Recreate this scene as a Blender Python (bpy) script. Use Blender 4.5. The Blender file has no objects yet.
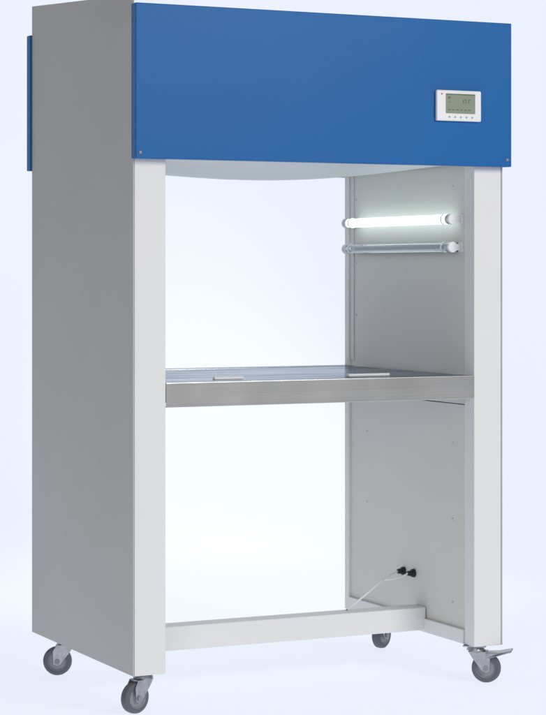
import bpy, bmesh, math, random
from mathutils import Vector, Matrix
random.seed(4)
scene = bpy.context.scene
col = scene.collection

# ------------------------------------------------------------ materials
def new_mat(name):
    m = bpy.data.materials.new(name); m.use_nodes = True
    nt = m.node_tree
    return m, nt, nt.nodes["Principled BSDF"]

def paint(name, c, rough=0.45, bump=0.04, scale=900, var=0.03, spec=0.4, metallic=0.0):
    m, nt, b = new_mat(name)
    tc = nt.nodes.new("ShaderNodeTexCoord")
    n = nt.nodes.new("ShaderNodeTexNoise"); n.inputs["Scale"].default_value = scale
    n.inputs["Detail"].default_value = 3
    n2 = nt.nodes.new("ShaderNodeTexNoise"); n2.inputs["Scale"].default_value = 3.0
    n2.inputs["Detail"].default_value = 5
    nt.links.new(tc.outputs["Object"], n.inputs["Vector"])
    nt.links.new(tc.outputs["Object"], n2.inputs["Vector"])
    add = nt.nodes.new("ShaderNodeMath"); add.operation = 'ADD'
    nt.links.new(n.outputs["Fac"], add.inputs[0]); nt.links.new(n2.outputs["Fac"], add.inputs[1])
    mr = nt.nodes.new("ShaderNodeMapRange")
    mr.inputs["From Min"].default_value = 0.6; mr.inputs["From Max"].default_value = 1.4
    mr.inputs["To Min"].default_value = 1 - var; mr.inputs["To Max"].default_value = 1 + var
    nt.links.new(add.outputs[0], mr.inputs["Value"])
    mx = nt.nodes.new("ShaderNodeVectorMath"); mx.operation = 'SCALE'
    mx.inputs[0].default_value = c[:3]
    nt.links.new(mr.outputs[0], mx.inputs["Scale"])
    nt.links.new(mx.outputs[0], b.inputs["Base Color"])
    b.inputs["Roughness"].default_value = rough
    b.inputs["Metallic"].default_value = metallic
    b.inputs["Specular IOR Level"].default_value = spec
    bp = nt.nodes.new("ShaderNodeBump"); bp.inputs["Strength"].default_value = bump
    bp.inputs["Distance"].default_value = 0.001
    nt.links.new(n.outputs["Fac"], bp.inputs["Height"])
    nt.links.new(bp.outputs[0], b.inputs["Normal"])
    return m

def steel(name, c, stretch=(1.5, 400, 400), rough=0.28, var=0.18, bump=0.05, plain_glossy=False):
    m, nt, b = new_mat(name)
    tc = nt.nodes.new("ShaderNodeTexCoord")
    mp = nt.nodes.new("ShaderNodeMapping"); mp.inputs["Scale"].default_value = stretch
    n = nt.nodes.new("ShaderNodeTexNoise"); n.inputs["Scale"].default_value = 1.0
    n.inputs["Detail"].default_value = 4
    nt.links.new(tc.outputs["Object"], mp.inputs[0]); nt.links.new(mp.outputs[0], n.inputs["Vector"])
    n2 = nt.nodes.new("ShaderNodeTexNoise"); n2.inputs["Scale"].default_value = 5
    nt.links.new(tc.outputs["Object"], n2.inputs["Vector"])
    mr = nt.nodes.new("ShaderNodeMapRange")
    mr.inputs["From Min"].default_value = 0.3; mr.inputs["From Max"].default_value = 0.7
    mr.inputs["To Min"].default_value = 1 - var; mr.inputs["To Max"].default_value = 1 + var
    nt.links.new(n.outputs["Fac"], mr.inputs["Value"])
    mx = nt.nodes.new("ShaderNodeVectorMath"); mx.operation = 'SCALE'
    mx.inputs[0].default_value = c[:3]
    nt.links.new(mr.outputs[0], mx.inputs["Scale"])
    mr2 = nt.nodes.new("ShaderNodeMapRange")
    mr2.inputs["To Min"].default_value = rough - 0.06; mr2.inputs["To Max"].default_value = rough + 0.08
    nt.links.new(n2.outputs["Fac"], mr2.inputs["Value"])
    bp = nt.nodes.new("ShaderNodeBump"); bp.inputs["Strength"].default_value = bump
    bp.inputs["Distance"].default_value = 0.0005
    nt.links.new(n.outputs["Fac"], bp.inputs["Height"])
    if plain_glossy:
        g = nt.nodes.new("ShaderNodeBsdfAnisotropic")
        nt.links.new(mx.outputs[0], g.inputs["Color"]); nt.links.new(mr2.outputs[0], g.inputs["Roughness"])
        nt.links.new(bp.outputs[0], g.inputs["Normal"])
        nt.links.new(g.outputs[0], nt.nodes["Material Output"].inputs["Surface"])
        nt.nodes.remove(b)
        return m
    nt.links.new(mx.outputs[0], b.inputs["Base Color"])
    nt.links.new(mr2.outputs[0], b.inputs["Roughness"])
    b.inputs["Metallic"].default_value = 1.0
    nt.links.new(bp.outputs[0], b.inputs["Normal"])
    return m

M_side  = paint("shaded_side_powder_coat", (0.49, 0.48, 0.472), rough=0.5, bump=0.2, scale=700, var=0.055)  # darker than the posts: the side's shade is put into this colour
M_post  = paint("off_white_powder_coat", (0.76, 0.755, 0.755), rough=0.5, bump=0.08, var=0.02)
M_inner = paint("warm_grey_liner_paint", (0.66, 0.66, 0.64), rough=0.5, bump=0.06, var=0.02)
M_lower = paint("shaded_lower_liner_paint", (0.665, 0.648, 0.615), rough=0.5, bump=0.08, var=0.03)  # slightly darker, warmer liner copy; under-worktop shade put into its colour
M_blue  = paint("blue_paint", (0.008, 0.122, 0.375), rough=0.45, bump=0.05, var=0.025, spec=0.22)
M_diff  = paint("translucent_white_diffuser", (0.80, 0.84, 0.87), rough=0.5, bump=0.02, var=0.01)
M_steel = steel("brushed_stainless", (0.66, 0.655, 0.65), stretch=(0.8, 500, 500), rough=0.3, var=0.10)
M_top   = steel("worktop_stainless", (0.50, 0.54, 0.59), stretch=(2.5, 14, 300), rough=0.16, var=0.26, bump=0.1, plain_glossy=True)  # broad tonal streaks in the colour imitate reflections
M_zinc  = steel("zinc_plated", (0.42, 0.42, 0.44), stretch=(60, 60, 60), rough=0.35)
M_strip  = steel("dark_strip_metal", (0.12, 0.13, 0.14), stretch=(60, 2, 60), rough=0.25)  # for the dark strip added behind the clear tube
M_tyre  = paint("grey_rubber", (0.115, 0.12, 0.14), rough=0.55, bump=0.1, var=0.1)
M_hub   = paint("grey_hub_plastic", (0.26, 0.265, 0.29), rough=0.4, var=0.05)
M_black = paint("black_plastic", (0.018, 0.018, 0.02), rough=0.4)
M_white = paint("white_plastic", (0.82, 0.82, 0.83), rough=0.35, bump=0.01, var=0.01)
M_lcd   = paint("lcd_green_grey", (0.25, 0.30, 0.22), rough=0.25, bump=0.0, var=0.03)
M_lcdd  = paint("lcd_segment", (0.10, 0.125, 0.09), rough=0.3, bump=0.0)
M_btn   = paint("button_grey", (0.35, 0.36, 0.38), rough=0.4)
M_red   = paint("red_mark", (0.55, 0.12, 0.06), rough=0.4)

m, nt, b = new_mat("lit_tube_glass")
b.inputs["Base Color"].default_value = (0.9, 0.95, 0.95, 1)
b.inputs["Emission Color"].default_value = (0.84, 1.0, 0.95, 1)
b.inputs["Emission Strength"].default_value = 2.0
M_lit = m
m, nt, b = new_mat("unlit_quartz_tube")
b.inputs["Base Color"].default_value = (0.68, 0.76, 0.80, 1)
b.inputs["Transmission Weight"].default_value = 0.9
b.inputs["IOR"].default_value = 1.65
b.inputs["Roughness"].default_value = 0.015
M_unlit = m

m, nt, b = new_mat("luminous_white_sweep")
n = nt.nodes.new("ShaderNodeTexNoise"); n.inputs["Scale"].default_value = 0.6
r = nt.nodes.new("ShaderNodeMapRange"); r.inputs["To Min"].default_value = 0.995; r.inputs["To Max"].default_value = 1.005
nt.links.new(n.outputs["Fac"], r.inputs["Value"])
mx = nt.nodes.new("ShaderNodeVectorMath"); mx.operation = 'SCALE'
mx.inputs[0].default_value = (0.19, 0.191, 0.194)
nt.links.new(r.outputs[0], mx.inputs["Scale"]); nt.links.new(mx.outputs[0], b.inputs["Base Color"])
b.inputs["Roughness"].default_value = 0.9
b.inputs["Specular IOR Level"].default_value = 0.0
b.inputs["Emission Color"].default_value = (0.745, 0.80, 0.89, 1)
b.inputs["Emission Strength"].default_value = 0.97  # glow given to the sweep so shadows on it stay faint
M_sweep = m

# ------------------------------------------------------------ helpers
def finish(bm, name, mats, parent=None, loc=(0, 0, 0), smooth=False, bevel=0.0, seg=2):
    me = bpy.data.meshes.new(name)
    bmesh.ops.recalc_face_normals(bm, faces=bm.faces)
    bm.to_mesh(me); bm.free()
    for mt in (mats if isinstance(mats, (list, tuple)) else [mats]):
        me.materials.append(mt)
    ob = bpy.data.objects.new(name, me); col.objects.link(ob)
    ob.location = loc
    if parent: ob.parent = parent
    if smooth:
        for p in me.polygons: p.use_smooth = True
        me.set_sharp_from_angle(angle=math.radians(35))
    if bevel:
        md = ob.modifiers.new("Bevel", 'BEVEL'); md.width = bevel; md.segments = seg
        md.limit_method = 'ANGLE'; md.angle_limit = math.radians(40)
    return ob

def bbox(bm, x0, x1, y0, y1, z0, z1, mi=0):
    g = bmesh.ops.create_cube(bm, size=1.0)
    for v in g["verts"]:
        v.co = Vector(((x0 + x1) / 2 + v.co.x * (x1 - x0), (y0 + y1) / 2 + v.co.y * (y1 - y0), (z0 + z1) / 2 + v.co.z * (z1 - z0)))
    for f in {f for v in g["verts"] for f in v.link_faces}: f.material_index = mi
    return g["verts"]

def bcyl(bm, c, axis, r, h, seg=32, r2=None, mi=0):
    rot = Vector((0, 0, 1)).rotation_difference(Vector(axis)).to_matrix().to_4x4()
    g = bmesh.ops.create_cone(bm, cap_ends=True, segments=seg, radius1=r, radius2=r if r2 is None else r2, depth=h,
                              matrix=Matrix.Translation(Vector(c)) @ rot)
    for f in {f for v in g["verts"] for f in v.link_faces}: f.material_index = mi
    return g["verts"]

def blathe(bm, prof, axis='Z', seg=40, mi=0, off=(0, 0, 0)):
    rings = []
    for k in range(seg):
        a = 2 * math.pi * k / seg
        ring = []
        for (r, h) in prof:
            if axis == 'Y': co = (r * math.cos(a), h, r * math.sin(a))
            else: co = (r * math.cos(a), r * math.sin(a), h)
            ring.append(bm.verts.new((co[0] + off[0], co[1] + off[1], co[2] + off[2])))
        rings.append(ring)
    n = len(prof)
    for k in range(seg):
        A, B = rings[k], rings[(k + 1) % seg]
        for i in range(n):
            j = (i + 1) % n
            f = bm.faces.new((A[i], B[i], B[j], A[j])); f.material_index = mi

def box(name, x0, x1, y0, y1, z0, z1, mat, parent, bevel=0.0015):
    bm = bmesh.new(); bbox(bm, x0, x1, y0, y1, z0, z1)
    return finish(bm, name, mat, parent, bevel=bevel)

def slope_top(vs, zlo, zhi):
    zm = max(v.co.z for v in vs); ys = [v.co.y for v in vs]; ym = (min(ys) + max(ys)) / 2
    for v in vs:
        if v.co.z > zm - 1e-5: v.co.z = zlo if v.co.y < ym else zhi

# ------------------------------------------------------------ the bench
W, D, ZB, ZT = 1.04, 0.727, 0.10, 1.796
ZC, ZF = 1.347, 1.720
PW = 0.086
bench = bpy.data.objects.new("clean_bench", None); col.objects.link(bench)
bench["label"] = "grey laminar flow clean bench with blue head on castors"
bench["category"] = "laboratory bench"

for sgn in (0, 1):
    def X(a): return a if sgn == 0 else W - a
    def rng(a, b): return tuple(sorted((X(a), X(b))))
    bm = bmesh.new()
    a, b2 = rng(0, 0.004)
    vs = bbox(bm, a, b2, 0.0, D, ZB, ZT)
    if sgn == 0: slope_top(vs, ZF + 0.022, ZT - 0.004)
    else: slope_top(vs, ZF + 0.001, ZT - 0.008)
    finish(bm, "side_panel", M_side, bench, bevel=0.0015)
    a, b2 = rng(0.0045, PW)
    box("corner_post", a, b2, 0.0005, 0.05, ZB, ZC + 0.02, M_post, bench, 0.002)
    box("corner_post", a, b2, D - 0.026, D - 0.0005, ZB, ZC + 0.02, M_post, bench, 0.002)
    bm = bmesh.new()
    a, b2 = rng(PW - 0.010, PW - 0.006)
    bbox(bm, a, b2, 0.0505, D - 0.0265, ZB + 0.002, 0.7255, 1)
    bbox(bm, a, b2, 0.0505, D - 0.0265, 0.7275, ZC + 0.02, 0)
    a2, b3 = rng(PW - 0.0058, PW - 0.0035)
    bbox(bm, a2, b3, D - 0.050, D - 0.028, 0.82, ZC + 0.01)
    bbox(bm, a2, b3, 0.0515, 0.064, 0.82, ZC + 0.01)
    liner = finish(bm, "inner_panel", [M_inner, M_lower], bench, bevel=0.0008)
    a, b2 = rng(PW - 0.0055, PW + 0.004)
    box("bottom_rail", a, b2, 0.052, D - 0.028, ZB + 0.001, ZB + 0.038, M_post, bench, 0.0015)
    a, b2 = rng(0.006, PW - 0.012)
    box("base_plate", a, b2, 0.052, D - 0.028, ZB + 0.002, ZB + 0.006, M_zinc, bench, 0)
    if sgn == 1:
        for (yy, zz) in ((0.12, 0.62), (0.60, 0.62), (0.12, 0.42), (0.60, 0.42), (0.12, 0.20), (0.665, 0.80),
                         (0.665, 0.95), (0.665, 1.10), (0.665, 1.28), (0.12, 1.30)):
            bm = bmesh.new()
            bcyl(bm, (X(PW - 0.0052), yy, zz), (-1, 0, 0), 0.0036, 0.0016, 16, 0.0025)
            s = finish(bm, "screw", M_zinc, None, smooth=True); s.parent = liner

# head housing with a top that rises towards the rear
bm = bmesh.new()
vs = bbox(bm, 0.0045, W - 0.0045, 0.001, D - 0.001, ZC + 0.0205, ZT - 0.001); slope_top(vs, ZF - 0.001, ZT - 0.010)
finish(bm, "head_housing", M_post, bench, bevel=0.002)
for ya, yb in ((0.001, 0.028), (D - 0.028, D - 0.001)):
    box("ceiling_frame", PW + 0.0005, W - PW - 0.0005, ya, yb, ZC + 0.001, ZC + 0.020, M_post, bench, 0.0015)
# sagging diffuser
bm = bmesh.new()
nx, ny = 40, 24
x0, x1, y0, y1 = PW + 0.002, W - PW - 0.002, 0.029, D - 0.029
grid = []
for i in range(nx + 1):
    rr = []
    for j in range(ny + 1):
        u, v = i / nx, j / ny
        s = math.sin(math.pi * u) ** 0.8 * math.sin(math.pi * v) ** 0.6
        rr.append(bm.verts.new((x0 + (x1 - x0) * u, y0 + (y1 - y0) * v, ZC + 0.010 - 0.038 * s)))
    grid.append(rr)
for i in range(nx):
    for j in range(ny):
        bm.faces.new((grid[i][j], grid[i][j + 1], grid[i + 1][j + 1], grid[i + 1][j]))
finish(bm, "air_diffuser", M_diff, bench, smooth=True)

# blue fascias
for (ya, yb) in ((-0.031, -0.0008), (D + 0.0008, D + 0.028)):
    bm = bmesh.new()
    bbox(bm, -0.005, W + 0.008, ya, yb, ZC, ZF if ya < 0 else 1.714)
    finish(bm, "head_fascia", M_blue, bench, bevel=0.0022, seg=3)
for xx, zz in ((W - 0.006, ZC + 0.018), (0.006, ZC + 0.014)):
    bm = bmesh.new()
    bcyl(bm, (xx, -0.0325, zz), (0, -1, 0), 0.0042, 0.003, 20, 0.0035)
    finish(bm, "fascia_screw", M_hub, bench, smooth=True)

# control panel
cx, cz = 0.884, 1.500
pw, ph = 0.066, 0.0395
bm = bmesh.new(); bbox(bm, cx - pw, cx + pw, -0.043, -0.0315, cz - ph, cz + ph)
cp = finish(bm, "control_panel", M_white, bench, bevel=0.004, seg=4)
bm = bmesh.new(); bbox(bm, cx - 0.040, cx + 0.046, -0.0445, -0.0432, cz - 0.020, cz + 0.030)
def seg(xa, xb, za, zb): bbox(bm, cx + xa, cx + xb, -0.0450, -0.0446, cz + za, cz + zb, 1)
seg(-0.040, 0.046, 0.0275, 0.0300)
seg(-0.034, -0.028, 0.018, 0.022); seg(-0.034, -0.028, 0.008, 0.0095)
seg(0.010, 0.0115, 0.006, 0.016); seg(0.015, 0.021, 0.0145, 0.016); seg(0.015, 0.021, 0.0105, 0.0117); seg(0.015, 0.021, 0.006, 0.0072)
seg(0.026, 0.032, 0.0145, 0.016); seg(0.026, 0.0275, 0.006, 0.014)
for k in range(6): seg(-0.034 + k * 0.012, -0.034 + k * 0.012 + 0.006, -0.012, -0.010)
finish(bm, "screen", [M_lcd, M_lcdd], cp)
for k in range(5):
    bm = bmesh.new(); bcyl(bm, (cx - 0.030 + k * 0.017, -0.0438, cz - 0.0295), (0, -1, 0), 0.0022, 0.0016, 16)
    finish(bm, "button", M_btn, cp, smooth=True)
bm = bmesh.new(); bcyl(bm, (cx - 0.052, -0.0436, cz + 0.029), (0, -1, 0), 0.0022, 0.0012, 16)
finish(bm, "red_emblem", M_red, cp, smooth=True)  # small orange-red emblem dot, not lit

# worktop
ztop = 0.805
bm = bmesh.new()
xa, xb = PW + 0.0006, W - PW - 0.0006
bbox(bm, xa, xb, 0.0, 0.0022, 0.745, ztop, 0)
bbox(bm, xa, xb, D - 0.0032, D - 0.001, 0.745, ztop, 0)
bbox(bm, xa, xb, 0.0023, 0.020, 0.745, 0.7472, 0)
bbox(bm, xa, xb, 0.0023, 0.070, ztop - 0.002, ztop, 1)
bbox(bm, xa, xb, D - 0.060, D - 0.0033, ztop - 0.002, ztop, 1)
bbox(bm, xa, xb, 0.0705, D - 0.0605, 0.752, 0.756, 1)
wt = finish(bm, "worktop", [M_steel, M_top], bench, bevel=0.0018, seg=3)
n = 3; w = (xb - xa - 0.004) / n
for k in range(n):
    bm = bmesh.new()
    a = xa + 0.002 + k * w
    bbox(bm, a + 0.001, a + w - 0.001, 0.0715, D - 0.0615, ztop - 0.0035, ztop - 0.001)
    finish(bm, "worktop_plate", M_top, wt, bevel=0.0008)
for xx, hl in ((0.31, 0.04), (0.71, 0.06)):
    bm = bmesh.new()
    bbox(bm, xx - hl, xx + hl, 0.12, 0.135, ztop - 0.0008, ztop + 0.005)
    finish(bm, "worktop_handle", M_white, wt, bevel=0.001)

# crossbar
bm = bmesh.new()
bbox(bm, PW - 0.003, W - PW + 0.003, 0.258, 0.318, 0.106, 0.168)
finish(bm, "crossbar", M_post, bench, bevel=0.003, seg=3)

# tubes on the inner wall
def tube(name, z, mat, lab):
    xc = W - PW - 0.024
    bm = bmesh.new()
    ya, yb = 0.078, 0.664
    bcyl(bm, (xc, (ya + yb) / 2, z), (0, 1, 0), 0.0125, yb - ya - 0.024, 40, mi=0)
    for yy in (ya + 0.006, yb - 0.006):
        bcyl(bm, (xc, yy, z), (0, 1, 0), 0.0131, 0.012, 32, mi=1)
    for yy in (ya - 0.003, yb + 0.003):
        for dz in (-0.005, 0.005): bcyl(bm, (xc, yy, z + dz), (0, 1, 0), 0.0012, 0.008, 8, mi=1)
    t = finish(bm, name, [mat, M_zinc], bench, smooth=True)
    t["label"] = lab
    for yy, s in ((ya - 0.006, -1), (yb + 0.006, 1)):
        bm = bmesh.new()
        bcyl(bm, (xc, yy, z), (0, 1, 0), 0.0142, 0.009, 32)
        bbox(bm, xc + 0.002, W - PW - 0.001, yy - 0.0048, yy + 0.0048, z - 0.009, z + 0.009)
        bbox(bm, W - PW - 0.0008, W - PW + 0.006, yy - 0.009, yy + 0.009, z - 0.013, z + 0.013)
        finish(bm, "lamp_holder", M_white, t, smooth=True, bevel=0.001)
        bm = bmesh.new()
        yc = yy - s * 0.036
        blathe(bm, [(0.0133, yc - 0.003), (0.0146, yc - 0.003), (0.0146, yc + 0.003), (0.0133, yc + 0.003)], 'Y', 32, 0, (xc, 0, z))
        bbox(bm, xc + 0.0138, W - PW + 0.006, yc - 0.0028, yc + 0.0028, z - 0.005, z + 0.005)
        finish(bm, "tube_clip", M_white, t, smooth=True)
tube("fluorescent_tube", 1.2125, M_lit, "glowing white fluorescent tube")
tube("germicidal_tube", 1.139, M_unlit, "unlit clear glass germicidal tube")
box("added_dark_strip", W - PW + 0.0008, W - PW + 0.0058, 0.09, 0.65, 1.127, 1.151, M_strip, bench, 0.001)  # dark strip added behind the clear tube to give its glass dark outlines

# cable glands and cable
for (yy, zz) in ((0.384, 0.2505), (0.328, 0.2515)):
    bm = bmesh.new()
    bcyl(bm, (W - PW + 0.002, yy, zz), (-1, 0, 0), 0.012, 0.008, 24, 0.011)
    bcyl(bm, (W - PW - 0.008, yy, zz), (-1, 0, 0), 0.008, 0.014, 24, 0.0065)
    finish(bm, "cable_gland", M_black, bench, smooth=True, bevel=0.001)
cu = bpy.data.curves.new("power_cable", 'CURVE'); cu.dimensions = '3D'
cu.bevel_depth = 0.0026; cu.bevel_resolution = 4
def spl(pts):
    sp = cu.splines.new('NURBS'); sp.points.add(len(pts) - 1)
    for p, c in zip(sp.points, pts): p.co = (*c, 1)
    sp.use_endpoint_u = True; sp.order_u = 4
spl([(0.940, 0.384, 0.2505), (0.920, 0.380, 0.2460), (0.88, 0.365, 0.231), (0.83, 0.345, 0.206), (0.78, 0.325, 0.184), (0.755, 0.312, 0.173), (0.735, 0.295, 0.1706)])
spl([(0.940, 0.328, 0.2515), (0.925, 0.335, 0.240), (0.91, 0.350, 0.234), (0.885, 0.364, 0.233)])
tmp = bpy.data.objects.new("tmp", cu); col.objects.link(tmp)
dg = bpy.context.evaluated_depsgraph_get()
me = bpy.data.meshes.new_from_object(tmp.evaluated_get(dg))
bpy.data.objects.remove(tmp)
me.materials.clear(); me.materials.append(M_white)
cab = bpy.data.objects.new("power_cable", me); col.objects.link(cab); cab.parent = bench
for p in me.polygons: p.use_smooth = True

# castors
def caster(sx, sy, ang, pedal=False):
    R = 0.0385; tr = 0.028
    bm = bmesh.new()
    bbox(bm, -0.030, 0.030, -0.030, 0.030, -0.0045, -0.0008)
    bcyl(bm, (0, 0, -0.010), (0, 0, 1), 0.024, 0.011, 32, 0.020)
    bcyl(bm, (0.004, 0, -0.018), (0, 0, 1), 0.018, 0.006, 32, 0.023)
    for s in (-1, 1):
        y0, y1 = s * 0.0150, s * 0.0175
        prof = [(-0.018, -0.0175), (0.030, -0.0175), (0.040, -0.034), (tr + 0.010, -0.068), (tr, -0.073), (tr - 0.010, -0.068), (-0.006, -0.036)]
        va = [bm.verts.new((x, y0, z)) for x, z in prof]; vb = [bm.verts.new((x, y1, z)) for x, z in prof]
        bm.faces.new(va); bm.faces.new(vb[::-1])
        for i in range(len(prof)):
            j = (i + 1) % len(prof); bm.faces.new((va[i], va[j], vb[j], vb[i]))
    bbox(bm, -0.018, 0.030, -0.0149, 0.0149, -0.0205, -0.0175)
    c = finish(bm, "castor", M_zinc, bench, smooth=True, bevel=0.0008)
    c.location = (sx, sy, ZB); c.rotation_euler = (0, 0, math.radians(ang))
    zc = -ZB + R
    bm = bmesh.new()
    blathe(bm, [(0.026, -0.0115), (R - 0.005, -0.0125), (R - 0.001, -0.0085), (R, 0), (R - 0.001, 0.0085), (R - 0.005, 0.0125), (0.026, 0.0115)], 'Y', 48, 0, (tr, 0, zc))
    blathe(bm, [(0.004, -0.013), (0.010, -0.013), (0.012, -0.008), (0.022, -0.007), (0.0262, -0.0115), (0.0262, 0.0115), (0.022, 0.007), (0.012, 0.008), (0.010, 0.013), (0.004, 0.013)], 'Y', 40, 1, (tr, 0, zc))
    finish(bm, "wheel", [M_tyre, M_hub], c, smooth=True)
    bm = bmesh.new()
    bcyl(bm, (tr, 0, zc), (0, 1, 0), 0.0038, 0.042, 12)
    for s in (-1, 1): bcyl(bm, (tr, s * 0.0195, zc), (0, 1, 0), 0.0075, 0.004, 6)
    finish(bm, "axle_bolt", M_hub, c, smooth=True)
    if pedal:
        bm = bmesh.new()
        prof = [(0.028, -0.020), (0.060, -0.019), (0.094, -0.012), (0.096, -0.016), (0.062, -0.026), (0.040, -0.034), (0.030, -0.034)]
        va = [bm.verts.new((x, -0.021 if x < 0.05 else -0.026, z)) for x, z in prof]
        vb = [bm.verts.new((x, 0.021 if x < 0.05 else 0.026, z)) for x, z in prof]
        bm.faces.new(va); bm.faces.new(vb[::-1])
        for i in range(len(prof)):
            j = (i + 1) % len(prof); bm.faces.new((va[i], va[j], vb[j], vb[i]))
        finish(bm, "brake_pedal", M_zinc, c, bevel=0.001)
caster(0.053, 0.062, 199)
caster(0.985, 0.045, -38, True)
caster(0.057, 0.600, 156)
caster(0.985, 0.590, 32)

# ------------------------------------------------------------ setting: seamless sweep
bm = bmesh.new()
prof = [(-3.0, 0.0), (2.2, 0.0)]
for k in range(1, 25):
    a = math.radians(90 * k / 24)
    prof.append((2.2 + 1.2 * math.sin(a), 1.2 - 1.2 * math.cos(a)))
prof.append((3.4, 4.5))
rows = [[bm.verts.new((x, y, z)) for x in (-2.0, 5.0)] for y, z in prof]
for i in range(len(rows) - 1):
    bm.faces.new((rows[i][0], rows[i][1], rows[i + 1][1], rows[i + 1][0]))
fl = finish(bm, "floor", M_sweep, None, smooth=True)
fl["kind"] = "structure"; fl["label"] = "seamless glowing pale blue white studio floor sweep"

# ------------------------------------------------------------ light
world = bpy.data.worlds.new("World"); scene.world = world; world.use_nodes = True
bg = world.node_tree.nodes["Background"]
bg.inputs[0].default_value = (0.99, 0.99, 1.0, 1); bg.inputs[1].default_value = 0.22

def area(name, loc, target, size, power, colr=(1, 1, 1)):
    l = bpy.data.lights.new(name, 'AREA'); l.shape = 'RECTANGLE'; l.size, l.size_y = size
    l.energy = power; l.color = colr
    o = bpy.data.objects.new(name, l); col.objects.link(o); o.location = loc
    o.rotation_euler = (Vector(target) - Vector(loc)).to_track_quat('-Z', 'Y').to_euler()
    return o
area("key_softbox", (2.0, -4.4, 2.9), (0.6, 0.2, 1.1), (1.5, 1.5), 118, (1.0, 0.985, 0.965))
area("fill_softbox", (-2.6, -4.6, 1.6), (0.7, 0.4, 0.8), (1.6, 2.0), 48, (1.0, 0.985, 0.965))
def spot(loc, tgt, power, ang, blend):  # unseen spots added to whiten the sweep behind the openings
    sl = bpy.data.lights.new("backdrop_spot", 'SPOT'); sl.energy = power; sl.spot_size = math.radians(ang); sl.spot_blend = blend
    sl.shadow_soft_size = 0.2; sl.color = (1.0, 0.96, 0.90)
    so = bpy.data.objects.new("backdrop_spot", sl); col.objects.link(so); so.location = loc
    so.rotation_euler = (Vector(tgt) - Vector(loc)).to_track_quat('-Z', 'Y').to_euler()
spot((1.4, 1.7, 4.4), (1.64, 2.95, 0.6), 520, 24, 0.7)
spot((1.10, 2.0, 4.4), (1.10, 1.80, 0.0), 420, 28, 0.55)

# ------------------------------------------------------------ camera
cam = bpy.data.cameras.new("Camera"); co = bpy.data.objects.new("Camera", cam); col.objects.link(co)
co.location = (-1.985, -4.902, 1.079)
co.rotation_euler = (math.radians(90), 0, math.radians(-25.7))
cam.sensor_fit = 'HORIZONTAL'; cam.sensor_width = 36; cam.lens = 36 * 2193 / 546
cam.shift_y = -87.5 / 546
cam.clip_end = 100
scene.camera = co
scene.view_settings.view_transform = 'Standard'
scene.view_settings.look = 'None'
scene.view_settings.exposure = 0
